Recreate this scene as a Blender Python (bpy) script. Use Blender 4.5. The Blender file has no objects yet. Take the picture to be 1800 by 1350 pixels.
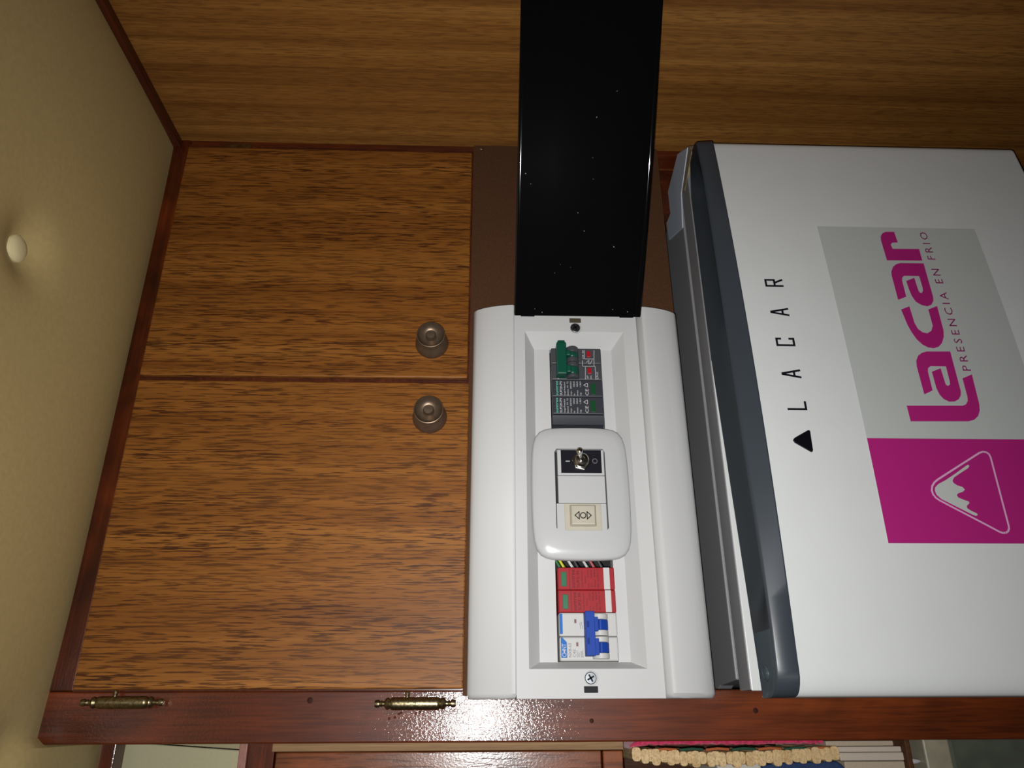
import bpy, bmesh, math, random
from mathutils import Vector, Matrix
random.seed(7)
scene = bpy.context.scene
col = scene.collection

# ------------------------------------------------------------------ camera, world, flash, exposure
Z0 = 1.35                                  # height of the phone above the cabin floor
FPX = 1317.428                             # focal length in pixels of the 1800 x 1350 frame
ROT = ((-0.00430455, -0.03586506, -0.99934737),     # image right  (the photo lies on its side)
       (-0.91502507, 0.40325949, -0.01053102),      # image down
       (0.40337401, 0.91438257, -0.03455328))       # forward
CAM = Vector((0, -0.6, 0))
cam = bpy.data.cameras.new('camera')
cam.sensor_fit = 'HORIZONTAL'; cam.sensor_width = 36; cam.lens = FPX / 1800 * 36
cam.clip_start = 0.01
camo = bpy.data.objects.new('camera', cam); col.objects.link(camo)
r0, r1, r2 = (Vector(r) for r in ROT)
m = Matrix.Identity(4)
for i in range(3):
    m[i][0] = r0[i]; m[i][1] = -r1[i]; m[i][2] = -r2[i]
    m[i][3] = CAM[i] + (Z0 if i == 2 else 0)
camo.matrix_world = m
scene.camera = camo

w = bpy.data.worlds.new('cabin_ambient'); scene.world = w; w.use_nodes = True
w.node_tree.nodes['Background'].inputs[0].default_value = (1.0, 0.93, 0.82, 1)
w.node_tree.nodes['Background'].inputs[1].default_value = 0.012

fl = bpy.data.lights.new('phone_flash', 'AREA')          # the phone's LED: a small disc facing along the lens
fl.shape = 'DISK'; fl.size = 0.006; fl.energy = 2.45; fl.color = (1.0, 0.995, 0.985); fl.spread = math.radians(132)
flo = bpy.data.objects.new('phone_flash', fl); col.objects.link(flo)
mf = m @ Matrix.Rotation(math.radians(-9), 4, 'X')      # the LED leans a little towards the post
mf.translation = CAM + r0 * -0.005 + r1 * 0.008 + Vector((0, 0, Z0))
flo.matrix_world = mf

scene.view_settings.view_transform = 'Standard'
scene.view_settings.look = 'None'
scene.view_settings.exposure = 0.0
scene.view_settings.gamma = 1.0
scene.view_settings.use_curve_mapping = False

# ------------------------------------------------------------------ helpers
def at(u, v, y=0.0):
    """point of the plane y = const that a photo pixel shows"""
    d = r0 * ((u - 900) / FPX) + r1 * ((v - 675) / FPX) + r2
    return CAM + d * ((y - CAM.y) / d.y)

def lin(r, g, b):
    f = lambda c: (c / 255 / 12.92) if c / 255 <= 0.04045 else ((c / 255 + 0.055) / 1.055) ** 2.4
    return (f(r), f(g), f(b), 1)

MATS = {}
def mat(name, color, rough=0.5, metal=0.0, coat=0.0, coat_rough=0.1, spec=0.5, speckle=0.0, bump=0.0, bscale=400.0, sheen=0.0):
    if name in MATS: return MATS[name]
    mt = bpy.data.materials.new(name); mt.use_nodes = True
    nt = mt.node_tree; b = nt.nodes['Principled BSDF']
    b.inputs['Base Color'].default_value = color
    b.inputs['Roughness'].default_value = rough
    b.inputs['Metallic'].default_value = metal
    b.inputs['Coat Weight'].default_value = coat
    b.inputs['Coat Roughness'].default_value = coat_rough
    b.inputs['Specular IOR Level'].default_value = spec
    if sheen: b.inputs['Sheen Weight'].default_value = sheen
    tc = nt.nodes.new('ShaderNodeTexCoord')
    n = nt.nodes.new('ShaderNodeTexNoise'); n.inputs['Scale'].default_value = bscale; n.inputs['Detail'].default_value = 4
    nt.links.new(tc.outputs['Object'], n.inputs['Vector'])
    if speckle:
        r = nt.nodes.new('ShaderNodeValToRGB')
        k = 1 - speckle
        r.color_ramp.elements[0].color = (color[0] * k, color[1] * k, color[2] * k, 1)
        r.color_ramp.elements[1].color = (min(1, color[0] / k), min(1, color[1] / k), min(1, color[2] / k), 1)
        r.color_ramp.elements[0].position = 0.3; r.color_ramp.elements[1].position = 0.7
        nt.links.new(n.outputs['Fac'], r.inputs['Fac']); nt.links.new(r.outputs['Color'], b.inputs['Base Color'])
    if bump:
        bp = nt.nodes.new('ShaderNodeBump'); bp.inputs['Strength'].default_value = bump; bp.inputs['Distance'].default_value = 0.001
        nt.links.new(n.outputs['Fac'], bp.inputs['Height']); nt.links.new(bp.outputs['Normal'], b.inputs['Normal'])
    MATS[name] = mt
    return mt

def wood(name, light, mid, dark, pore, fine=(900, 900, 42), band=(34, 34, 0.9), axis='z', rough=0.45, coat=0.0, coat_rough=0.1,
         grainamt=0.85, bump=0.15, peel=0.0, mottle=0.0, spec=0.2):
    mt = bpy.data.materials.new(name); mt.use_nodes = True
    nt = mt.node_tree; L = nt.links; b = nt.nodes['Principled BSDF']
    N = nt.nodes.new
    def order(s):                      # long direction of the grain last
        return (s[0], s[1], s[2]) if axis == 'z' else ((s[2], s[1], s[0]) if axis == 'x' else (s[0], s[2], s[1]))
    tc = N('ShaderNodeTexCoord')
    def noise(scale, detail, dist=0.0, rough_=0.6):
        mp = N('ShaderNodeMapping'); mp.inputs['Scale'].default_value = order(scale)
        n = N('ShaderNodeTexNoise'); n.inputs['Scale'].default_value = 1; n.inputs['Detail'].default_value = detail
        n.inputs['Roughness'].default_value = rough_; n.inputs['Distortion'].default_value = dist
        L.new(tc.outputs['Object'], mp.inputs['Vector']); L.new(mp.outputs['Vector'], n.inputs['Vector'])
        return n.outputs['Fac']
    def ramp(fac, stops):
        r = N('ShaderNodeValToRGB'); e = r.color_ramp.elements
        e[0].position, e[0].color = stops[0]; e[1].position, e[1].color = stops[-1]
        for p, c in stops[1:-1]:
            k = e.new(p); k.color = c
        L.new(fac, r.inputs['Fac']); return r.outputs['Color']
    base = ramp(noise(band, 4, 0.4), [(0.30, dark), (0.5, mid), (0.72, light)])
    streak = ramp(noise((band[0] * 9, band[1] * 9, band[2] * 5), 3), [(0.3, (0.72, 0.70, 0.66, 1)), (0.7, (1.12, 1.1, 1.06, 1))])
    mx = N('ShaderNodeMix'); mx.data_type = 'RGBA'; mx.blend_type = 'MULTIPLY'; mx.inputs['Factor'].default_value = 0.9
    L.new(base, mx.inputs['A']); L.new(streak, mx.inputs['B'])
    pf = ramp(noise(fine, 2, 0.0, 0.5), [(0.50, (0, 0, 0, 1)), (0.60, (1, 1, 1, 1))])
    pm = N('ShaderNodeMath'); pm.operation = 'MULTIPLY'; pm.inputs[1].default_value = grainamt
    pv = ramp(noise((band[0] * 1.6, band[1] * 1.6, 7), 2), [(0.35, (0.55, 0.55, 0.55, 1)), (0.65, (1, 1, 1, 1))])
    pm2 = N('ShaderNodeMath'); pm2.operation = 'MULTIPLY'
    L.new(pf, pm.inputs[0]); L.new(pm.outputs[0], pm2.inputs[0]); L.new(pv, pm2.inputs[1])
    m2 = N('ShaderNodeMix'); m2.data_type = 'RGBA'
    L.new(pm2.outputs[0], m2.inputs['Factor']); L.new(mx.outputs['Result'], m2.inputs['A']); m2.inputs['B'].default_value = pore
    outc = m2.outputs['Result']
    if mottle:
        mo = ramp(noise((14, 14, 9), 3, 1.2), [(0.35, (1 - mottle, 1 - mottle, 1 - mottle, 1)), (0.68, (1 + mottle * 1.4, 1 + mottle, 1 + mottle * 0.6, 1))])
        m3 = N('ShaderNodeMix'); m3.data_type = 'RGBA'; m3.blend_type = 'MULTIPLY'; m3.inputs['Factor'].default_value = 1
        L.new(outc, m3.inputs['A']); L.new(mo, m3.inputs['B']); outc = m3.outputs['Result']
    L.new(outc, b.inputs['Base Color'])
    b.inputs['Roughness'].default_value = rough
    b.inputs['Specular IOR Level'].default_value = spec
    b.inputs['Coat Weight'].default_value = coat; b.inputs['Coat Roughness'].default_value = coat_rough
    bp = N('ShaderNodeBump'); bp.inputs['Strength'].default_value = bump; bp.inputs['Distance'].default_value = 0.0006; bp.invert = True
    L.new(pm2.outputs[0], bp.inputs['Height']); L.new(bp.outputs['Normal'], b.inputs['Normal'])
    if peel:
        n2 = noise((620, 620, 420), 3); b2 = N('ShaderNodeBump'); b2.inputs['Strength'].default_value = peel; b2.inputs['Distance'].default_value = 0.0009
        L.new(n2, b2.inputs['Height']); L.new(bp.outputs['Normal'], b2.inputs['Normal']); L.new(b2.outputs['Normal'], b.inputs['Coat Normal'])
    MATS[name] = mt
    return mt

class MB:
    """collects shapes in scene coordinates (phone at z = 0) and links them as one mesh object"""
    def __init__(s): s.v = []; s.f = []
    def add(s, vs, fs):
        o = len(s.v); s.v += [tuple(p) for p in vs]; s.f += [tuple(i + o for i in f) for f in fs]; return s
    def box(s, x0, x1, y0, y1, z0, z1):
        x0, x1 = sorted((x0, x1)); y0, y1 = sorted((y0, y1)); z0, z1 = sorted((z0, z1))
        return s.add([(x0, y0, z0), (x1, y0, z0), (x1, y1, z0), (x0, y1, z0), (x0, y0, z1), (x1, y0, z1), (x1, y1, z1), (x0, y1, z1)],
                     [(0, 3, 2, 1), (4, 5, 6, 7), (0, 1, 5, 4), (1, 2, 6, 5), (2, 3, 7, 6), (3, 0, 4, 7)])
    def loft(s, rings, cap0=True, cap1=True, closed=True):
        n = len(rings[0]); vs = [p for r in rings for p in r]; fs = []
        for k in range(len(rings) - 1):
            for i in range(n if closed else n - 1):
                j = (i + 1) % n
                fs.append((k * n + i, k * n + j, (k + 1) * n + j, (k + 1) * n + i))
        if cap0: fs.append(tuple(range(n))[::-1])
        if cap1: fs.append(tuple((len(rings) - 1) * n + i for i in range(n)))
        return s.add(vs, fs)
    def prism(s, poly, y0, y1):            # poly of (x, z)
        return s.loft([[(x, y0, z) for x, z in poly], [(x, y1, z) for x, z in poly]])
    def prism_z(s, poly, z0, z1):          # poly of (x, y)
        return s.loft([[(x, y, z0) for x, y in poly], [(x, y, z1) for x, y in poly]])
    def lathe(s, c, axis, prof, n=28):     # prof of (radius, height along axis)
        a = Vector(axis).normalized(); t = Vector((0, 0, 1)) if abs(a.z) < 0.9 else Vector((1, 0, 0))
        e1 = a.cross(t).normalized(); e2 = a.cross(e1); c = Vector(c)
        rings = [[c + a * h + (e1 * math.cos(2 * math.pi * i / n) + e2 * math.sin(2 * math.pi * i / n)) * max(r, 1e-5) for i in range(n)] for r, h in prof]
        return s.loft(rings)
    def tube(s, pts, r, n=8):
        pts = [Vector(p) for p in pts]; rings = []
        for i, p in enumerate(pts):
            d = (pts[min(i + 1, len(pts) - 1)] - pts[max(i - 1, 0)]).normalized()
            t = Vector((0, 0, 1)) if abs(d.z) < 0.9 else Vector((1, 0, 0))
            e1 = d.cross(t).normalized(); e2 = d.cross(e1); rr = r[i] if isinstance(r, (list, tuple)) else r
            rings.append([p + (e1 * math.cos(2 * math.pi * k / n) + e2 * math.sin(2 * math.pi * k / n)) * rr for k in range(n)])
        return s.loft(rings)
    def build(s, name, material, parent=None, smooth=False, bevel=0.0, segs=2, label=None, origin=None):
        xs = [p[0] for p in s.v]; ys = [p[1] for p in s.v]; zs = [p[2] for p in s.v]
        if parent is not None:
            org = Vector(parent['_org'])
        else:
            org = Vector(origin) if origin else Vector(((min(xs) + max(xs)) / 2, (min(ys) + max(ys)) / 2, min(zs)))
        me = bpy.data.meshes.new(name)
        me.from_pydata([(p[0] - org.x, p[1] - org.y, p[2] - org.z) for p in s.v], [], s.f)
        bm = bmesh.new(); bm.from_mesh(me)
        if name in ('cover_plate', 'plate'): bmesh.ops.remove_doubles(bm, verts=bm.verts, dist=1e-6)
        bmesh.ops.recalc_face_normals(bm, faces=bm.faces); bm.to_mesh(me); bm.free()
        me.materials.append(material)
        if smooth:
            me.polygons.foreach_set('use_smooth', [True] * len(me.polygons)); me.set_sharp_from_angle(angle=math.radians(38))
        o = bpy.data.objects.new(name, me); col.objects.link(o)
        o['_org'] = tuple(org)
        if parent is not None: o.parent = parent
        else: o.location = org + Vector((0, 0, Z0))
        if bevel:
            md = o.modifiers.new('edge', 'BEVEL'); md.width = bevel; md.segments = segs; md.limit_method = 'ANGLE'; md.angle_limit = math.radians(35)
        if label: o['label'] = label
        return o

def thing(name, org, label, cat, group=None):
    o = bpy.data.objects.new(name, None); col.objects.link(o); o.empty_display_size = 0.02
    o.location = Vector(org) + Vector((0, 0, Z0)); o['_org'] = tuple(org)
    o['label'] = label; o['category'] = cat
    if group: o['group'] = group
    return o
def tag(o, label, cat, group=None):
    o['label'] = label; o['category'] = cat
    if group: o['group'] = group
    return o
def struct(o):
    o['kind'] = 'structure'; return o

def text_mesh(body, x_range, z_base, height, y, depth=0.0003, surf=None, space=1.0):
    """lettering: reads towards +x, up is +z, faces -y; returns an MB"""
    cu = bpy.data.curves.new('lettering', 'FONT'); cu.body = body; cu.size = 1; cu.resolution_u = 2; cu.space_character = space
    ob = bpy.data.objects.new('lettering', cu); col.objects.link(ob)
    bpy.context.view_layer.update()
    dg = bpy.context.evaluated_depsgraph_get()
    me = bpy.data.meshes.new_from_object(ob.evaluated_get(dg))
    vs = [v.co.copy() for v in me.vertices]; fs = [tuple(p.vertices) for p in me.polygons]
    bpy.data.objects.remove(ob); bpy.data.curves.remove(cu); bpy.data.meshes.remove(me)
    x0 = min(v.x for v in vs); x1 = max(v.x for v in vs)
    caph = 0.70
    k = height / caph
    kx = (x_range[1] - x_range[0]) / max(x1 - x0, 1e-6)
    b = MB(); out = []
    for v in vs:
        X = x_range[0] + (v.x - x0) * kx; Zz = z_base + v.y * k
        out.append((X, (surf(X) if surf else y) - depth, Zz))
    b.add(out, fs)
    return b

def poly_decal(pts, y, depth=0.0003, surf=None):
    b = MB(); n = len(pts)
    f = lambda x, e: ((surf(x) if surf else y) - e)
    b.add([(x, f(x, depth), z) for x, z in pts], [tuple(range(n))])
    return b

def stroke_decal(path, wd, y, depth=0.0003, surf=None, closed=False):
    b = MB(); n = len(path)
    f = lambda x: ((surf(x) if surf else y) - depth)
    for i in range(n if closed else n - 1):
        A = Vector(path[i]); B = Vector(path[(i + 1) % n]); d = (B - A)
        if d.length < 1e-7: continue
        d.normalize(); q = Vector((-d.y, d.x)) * wd / 2; A = A - d * wd * 0.4; B = B + d * wd * 0.4
        b.add([(p.x, f(p.x), p.y) for p in (A + q, B + q, B - q, A - q)], [(0, 1, 2, 3)])
    return b

# ------------------------------------------------------------------ materials
VENEER = wood('teak_veneer', (0.275, 0.108, 0.020, 1), (0.215, 0.078, 0.013, 1), (0.150, 0.049, 0.007, 1), (0.036, 0.009, 0.002, 1), fine=(950, 950, 52), grainamt=0.92, rough=0.5, bump=0.12)
VENEER2 = wood('teak_wall_veneer', (0.31, 0.142, 0.033, 1), (0.24, 0.102, 0.022, 1), (0.165, 0.064, 0.013, 1), (0.075, 0.024, 0.006, 1), fine=(800, 800, 60), band=(55, 55, 1.0), grainamt=0.5, rough=0.55, bump=0.08)
VARN = wood('red_varnished_mahogany', (0.145, 0.031, 0.0055, 1), (0.100, 0.019, 0.0035, 1), (0.062, 0.0115, 0.0025, 1), (0.03, 0.006, 0.003, 1), fine=(500, 500, 24), band=(30, 30, 2.2),
            grainamt=0.45, rough=0.45, coat=0.62, coat_rough=0.085, peel=0.24, mottle=0.25)
VARNX = wood('red_varnished_trim', (0.115, 0.024, 0.004, 1), (0.060, 0.011, 0.002, 1), (0.028, 0.005, 0.0015, 1), (0.03, 0.006, 0.003, 1), fine=(500, 500, 24), band=(30, 30, 2.2), axis='x',
             grainamt=0.4, rough=0.42, coat=0.5, coat_rough=0.08, peel=0.15, mottle=0.5)
VARND = wood('dark_varnished_trim', (0.10, 0.022, 0.006, 1), (0.065, 0.013, 0.004, 1), (0.04, 0.008, 0.003, 1), (0.02, 0.004, 0.002, 1), fine=(500, 500, 24), band=(30, 30, 2.2), axis='y',
             grainamt=0.4, rough=0.5, coat=0.3, coat_rough=0.2)
WOODL = wood('brown_panel_wood', (0.26, 0.085, 0.026, 1), (0.19, 0.055, 0.016, 1), (0.12, 0.03, 0.010, 1), (0.05, 0.014, 0.006, 1), fine=(420, 420, 30), band=(26, 26, 3), axis='z',
             grainamt=0.6, rough=0.4, coat=0.6, coat_rough=0.18, peel=0.12, mottle=0.3)
PLY = wood('pale_plywood', (0.36, 0.22, 0.11, 1), (0.28, 0.165, 0.08, 1), (0.2, 0.11, 0.05, 1), (0.1, 0.05, 0.025, 1), grainamt=0.3, rough=0.6)
SHELF = wood('dark_shelf_wood', (0.12, 0.05, 0.02, 1), (0.09, 0.036, 0.015, 1), (0.06, 0.024, 0.01, 1), (0.02, 0.008, 0.004, 1), grainamt=0.4, rough=0.6)
VINYL = mat('cream_vinyl', (0.405, 0.305, 0.132, 1), 0.45, bump=0.07, bscale=260, speckle=0.05, spec=0.35)
VINYLB = mat('cream_button_vinyl', (0.60, 0.52, 0.29, 1), 0.35, bump=0.05)
HARD = mat('brown_hardboard', (0.062, 0.026, 0.0105, 1), 0.8, speckle=0.16, bump=0.3, bscale=900, spec=0.2)
WHITE = mat('white_plastic', (0.46, 0.46, 0.457, 1), 0.45, spec=0.13)
WHITE2 = mat('glossy_white_plastic', (0.405, 0.407, 0.41, 1), 0.24, spec=0.3)
CREAM = mat('yellowed_plastic', (0.38, 0.35, 0.28, 1), 0.4, speckle=0.04, bscale=120)
BLACKP = mat('smoked_black_plastic', (0.0025, 0.0025, 0.003, 1), 0.07, spec=0.5)
BLACKL = mat('black_print', (0.006, 0.006, 0.010, 1), 0.5, spec=0.12)
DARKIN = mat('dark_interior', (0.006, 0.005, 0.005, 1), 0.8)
GREY = mat('dark_grey_module_plastic', (0.048, 0.050, 0.057, 1), 0.45, spec=0.3)
GREYD = mat('charcoal_module_plastic', (0.032, 0.034, 0.042, 1), 0.4, spec=0.3)
GREEN = mat('green_toggle_plastic', (0.003, 0.060, 0.036, 1), 0.4, spec=0.3)
GWIN = mat('green_indicator', (0.006, 0.06, 0.018, 1), 0.3)
GWIN2 = mat('bright_green_indicator', (0.018, 0.115, 0.055, 1), 0.35, spec=0.3)
GTXT = mat('mint_print', (0.12, 0.50, 0.36, 1), 0.5)
WTXT = mat('pale_print', (0.50, 0.50, 0.50, 1), 0.5)
REDI = mat('red_indicator', (0.30, 0.006, 0.013, 1), 0.4)
RED = mat('red_module_plastic', (0.27, 0.011, 0.016, 1), 0.5, spec=0.2)
RTXT = mat('dark_red_print', (0.045, 0.003, 0.006, 1), 0.5, spec=0.2)
BLUE = mat('blue_toggle_plastic', (0.006, 0.040, 0.27, 1), 0.5, spec=0.15)
BLUED = mat('blue_toggle_recess', (0.004, 0.022, 0.15, 1), 0.5, spec=0.1)
BLUEL = mat('blue_print', (0.005, 0.105, 0.37, 1), 0.5, spec=0.2)
MARO = mat('maroon_window', (0.10, 0.012, 0.018, 1), 0.4)
CHROME = mat('chrome', (0.62, 0.60, 0.56, 1), 0.16, metal=1.0)
STEEL = mat('zinc_screw', (0.15, 0.16, 0.17, 1), 0.38, metal=1.0)
BRASS = mat('antique_brass', (0.24, 0.195, 0.11, 1), 0.36, metal=1.0, speckle=0.35, bump=0.2, bscale=500)
BRONZE = mat('bronze_knob', (0.165, 0.115, 0.078, 1), 0.42, metal=0.75, speckle=0.12, bscale=200)
FWHITE = mat('fridge_white_enamel', (0.56, 0.575, 0.57, 1), 0.30, spec=0.45, speckle=0.012, bscale=40)
FGREY = mat('fridge_slate_plastic', (0.034, 0.042, 0.052, 1), 0.36, spec=0.4)
FTOP = mat('fridge_top_charcoal', (0.20, 0.20, 0.21, 1), 0.5, speckle=0.06, bscale=500)
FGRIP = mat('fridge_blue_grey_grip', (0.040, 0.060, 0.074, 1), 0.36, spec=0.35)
FGRIP_SHADE = mat('fridge_grip_painted_shade', (0.021, 0.027, 0.033, 1), 0.4, spec=0.3)  # darker copy of the grip colour: shade of the hollow painted in
FHINGE = mat('fridge_hinge_grey', (0.42, 0.47, 0.55, 1), 0.45)
FDIRT = mat('fridge_yellowed_seal', (0.20, 0.16, 0.10, 1), 0.7, speckle=0.3, bscale=300)
STICK = mat('pale_sticker_film', (0.42, 0.44, 0.425, 1), 0.4)
PINK = mat('magenta_print', (0.36, 0.013, 0.155, 1), 0.4)
PINKL = mat('pale_pink_line', (0.62, 0.34, 0.52, 1), 0.4)
SNOW = mat('pale_snow_print', (0.45, 0.47, 0.45, 1), 0.4)
PURP = mat('plum_lettering', (0.20, 0.010, 0.090, 1), 0.4)

# ------------------------------------------------------------------ the setting
XW = 0.528                                  # face of the panelled wall at the photo's top
o = struct(MB().box(XW, XW + 0.018, -1.1, 0.42, -0.95, 0.335).build('wall_right', VENEER2)); o['label'] = 'veneered teak side wall at the top of the photo'
tag(o, 'veneered teak wall panel meeting the cabinet at right angles', 'wall')
o = struct(MB().box(-0.9, XW, 0.40, 0.42, -0.95, 0.335).build('wall_back', SHELF)); tag(o, 'dark wooden back wall behind the cabinets', 'wall')
o = struct(MB().box(-0.9, XW + 0.018, -1.1, 0.42, -Z0 - 0.02, -Z0).build('floor', SHELF)); tag(o, 'dark wooden cabin floor below the cabinets', 'floor')

# padded ceiling with tufted buttons
BUTT = [(0.290, -0.161), (-0.032, -0.047), (0.13, -0.34), (0.44, -0.33), (-0.19, -0.21)]
def ceil_z(x, y):
    edge = min(XW - x, 0.5)
    d1 = max(0.0, 0.006 - y) if x > -0.017 else max(0.0, 0.10 - y)
    z = 0.314 - 0.010 * (1 - math.exp(-d1 / 0.035)) * (1 - math.exp(-max(edge, 0) / 0.045))
    for bx, by in BUTT:
        r = math.hypot(x - bx, y - by)
        z += 0.013 * math.exp(-(r / 0.020) ** 2) + 0.005 * math.exp(-(r / 0.075) ** 2)
    return z
b = MB(); nx, ny = 150, 110; x0, x1, y0, y1 = -0.45, XW - 0.001, -0.75, 0.115
b.add([(x0 + (x1 - x0) * i / nx, y0 + (y1 - y0) * j / ny, ceil_z(x0 + (x1 - x0) * i / nx, y0 + (y1 - y0) * j / ny)) for j in range(ny + 1) for i in range(nx + 1)],
      [(j * (nx + 1) + i, j * (nx + 1) + i + 1, (j + 1) * (nx + 1) + i + 1, (j + 1) * (nx + 1) + i) for j in range(ny) for i in range(nx)])
b.box(x0, x1, y0, y1, 0.333, 0.345)
ceil = struct(b.build('ceiling', VINYL, smooth=True)); tag(ceil, 'padded cream vinyl ceiling lining with covered buttons', 'ceiling')
for bx, by in BUTT:
    zb = ceil_z(bx, by)
    n = Vector((0, 0, -1))
    MB().lathe((bx, by, zb + 0.004), n, [(0.004, 0), (0.0085, 0.002), (0.0098, 0.006), (0.0094, 0.0085), (0.0075, 0.0102), (0.004, 0.0111), (0.0, 0.0113)], 32).build('button', VINYLB, ceil, smooth=True)

# ceiling-to-wall moulding, trim under the ceiling, corner moulding, the tall post
o = struct(MB().box(XW - 0.010, XW, -1.0, 0.0, 0.3065, 0.330).build('trim_1', VARND, bevel=0.0015)); tag(o, 'dark wooden moulding between ceiling lining and teak wall', 'trim')
o = struct(MB().box(0.0166, XW, -0.0005, 0.022, 0.2975, 0.328).build('trim_2', VARNX, bevel=0.001)); tag(o, 'red varnished strip between ceiling lining and cabinet doors', 'trim')
o = struct(MB().box(0.5215, XW, 0.000, 0.022, -0.52, 0.2975).build('trim_3', VARN, bevel=0.001)); tag(o, 'narrow red varnished strip in the corner beside the teak wall', 'trim')
o = struct(MB().box(0.472, XW, 0.030, 0.045, -0.52, -0.172).build('trim_5', VARND)); tag(o, 'dark wooden filler strip between fridge and teak wall', 'trim')
b = MB().box(-0.0185, 0.0165, 0.0, 0.10, -0.95, 0.3185)
post = struct(b.build('trim_4', VARN, bevel=0.0012)); tag(post, 'glossy red varnished post along the bottom of the photo', 'trim')
# knots and dents of the post
KNOT = mat('dark_knot', (0.030, 0.008, 0.004, 1), 0.6, spec=0.1)
for (u, v, r) in ((545, 1231, 0.0022), (1328, 1249, 0.0020), (1040, 1267, 0.0016)):
    p = at(u, v, 0); MB().lathe((p.x, 0.0008, p.z), (0, -1, 0), [(r * 1.0, 0.0008), (r * 0.9, 0.00088), (0, 0.00092)], 14).build('knot', KNOT, post, smooth=True)
for k, (u, v) in enumerate(((684, 1263), (694, 1261), (701, 1255), (705, 1253), (731, 1254), (738, 1252))):
    p = at(u, v, 0); MB().lathe((p.x, 0.0010, p.z), (0, -1, 0), [(0.0011, 0), (0.0009, 0.0012), (0.0003, 0.0018), (0, 0.0018)], 10).build('varnish_drip', VARN, post, smooth=True)

# ------------------------------------------------------------------ cabinet with two doors
cabz0, cabz1 = 0.014, 0.2975
cab = thing('wall_cabinet', (0.27, 0.2, cabz0), 'built-in teak wall cabinet with two plain veneered doors under the cream ceiling', 'cabinet')
b = MB()
b.box(0.0165, 0.5215, -0.0008, 0.020, cabz0 - 0.004, cabz1)
MB().box(0.0165, 0.5215, 0.020, 0.38, cabz0 - 0.004, cabz1).build('carcass', SHELF, cab)
b.build('face_frame', VARND, cab)
DF = -0.006
def door(x0, x1, z0, z1, lab):
    return MB().box(x0, x1, DF, -0.0010, z0, z1).build('door', VENEER, cab, bevel=0.0012, label=lab)
pA0 = at(826, 268, DF); pA1 = at(257, 657, DF); pB0 = at(826, 672, DF); pB1 = at(133, 1213, DF)
d_r = door(at(500, 661, DF).x, pA0.x, at(826, 460, DF).z, 0.2965, 'narrower veneered door next to the teak wall')
d_l = door(pB1.x, at(500, 670, DF).x, at(819, 960, DF).z, 0.2960, 'wider veneered door hinged on the glossy post')
kprof = [(0.0142, 0), (0.0146, 0.0012), (0.0143, 0.0035), (0.0132, 0.0060), (0.0108, 0.0088), (0.0094, 0.0118), (0.0100, 0.0152), (0.0119, 0.0178), (0.0122, 0.0188),
         (0.0116, 0.0190), (0.0108, 0.0172), (0.0094, 0.0146), (0.0070, 0.0130), (0.0047, 0.0126), (0.0044, 0.0130), (0.0043, 0.0185), (0.0036, 0.0196), (0, 0.0198)]
for dr, (u, v) in ((d_r, (759.5, 605)), (d_l, (755.5, 734))):
    p = at(u, v, DF)
    MB().lathe((p.x, DF + 0.0002, p.z), (0, -1, 0), kprof, 48).build('knob', BRONZE, dr, smooth=True, label='dished bronze knob')
# finial hinges on the wide door
def hinge(dr, u, v, L, s=1.0):
    p = at(u, v, -0.006)
    r = 0.0045
    prof = [(0.0, -0.030), (0.0022, -0.0298), (0.0027, -0.0280), (0.0025, -0.0265), (0.0017, -0.0258), (0.0024, -0.0250), (0.0017, -0.0240), (0.0018, -0.0228), (0.0036, -0.0218), (0.0043, -0.0203), (0.0036, -0.0190),
            (0.0032, -0.0184), (0.0041, -0.0176), (0.0044, -0.016), (0.0044, -0.0007), (0.0040, -0.0003)]
    full = prof + [(rr, -h) for rr, h in reversed(prof)]
    hb = MB().lathe((p.x, p.y, p.z), (0, 0, 1), [(rr * s, h * L) for rr, h in full], 24)
    hb.lathe((p.x, p.y, p.z + 0.006), (1, 0, 0), [(0.0016, 0), (0.0016, 0.0075), (0.0012, 0.0082)], 12)
    return hb.build('hinge', BRASS, dr, smooth=True, label='antique brass finial hinge')
hinge(d_l, 730, 1237, 0.98)
hinge(d_l, 215, 1235, 0.98, 0.95)
b = MB()
p = at(418, 257, DF); b.box(p.x - 0.001, 0.5225, -0.003, -0.0015, p.z - 0.012, p.z + 0.011)
b.build('hinge', BRASS, d_r, label='small brass hinge leaf')

# ------------------------------------------------------------------ hardboard panel behind the distribution box
hb_x0, hb_x1, hb_z0, hb_z1 = 0.0125, at(900, 257, -0.003).x, -0.1715, at(830, 400, -0.003).z
OX0, OX1, OZ0, OZ1 = 0.028, 0.300, -0.112, -0.040          # cut-out for the box
b = MB()
o4 = [(hb_x0, hb_z0), (hb_x1, hb_z0), (hb_x1, hb_z1), (hb_x0, hb_z1)]
i4 = [(OX0, OZ0), (OX1, OZ0), (OX1, OZ1), (OX0, OZ1)]
b.loft([[(x, y, z) for x, z in q] for q, y in ((o4, 0.0), (o4, -0.003), (i4, -0.003), (i4, 0.0), (o4, 0.0))], False, False)
hb = thing('backing_panel', ((hb_x0 + hb_x1) / 2, 0, hb_z0), 'brown hardboard panel behind the white electrical box', 'panel')
b.build('board', HARD, hb)
for (u, v) in ((846, 261), (1143, 268)):
    p = at(u, v, -0.003)
    MB().lathe((p.x, -0.003, p.z), (0, -1, 0), [(0.0022, 0), (0.0022, 0.0005), (0.0014, 0.0011), (0, 0.0012)], 14).build('screw', BRASS, hb, smooth=True)

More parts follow.
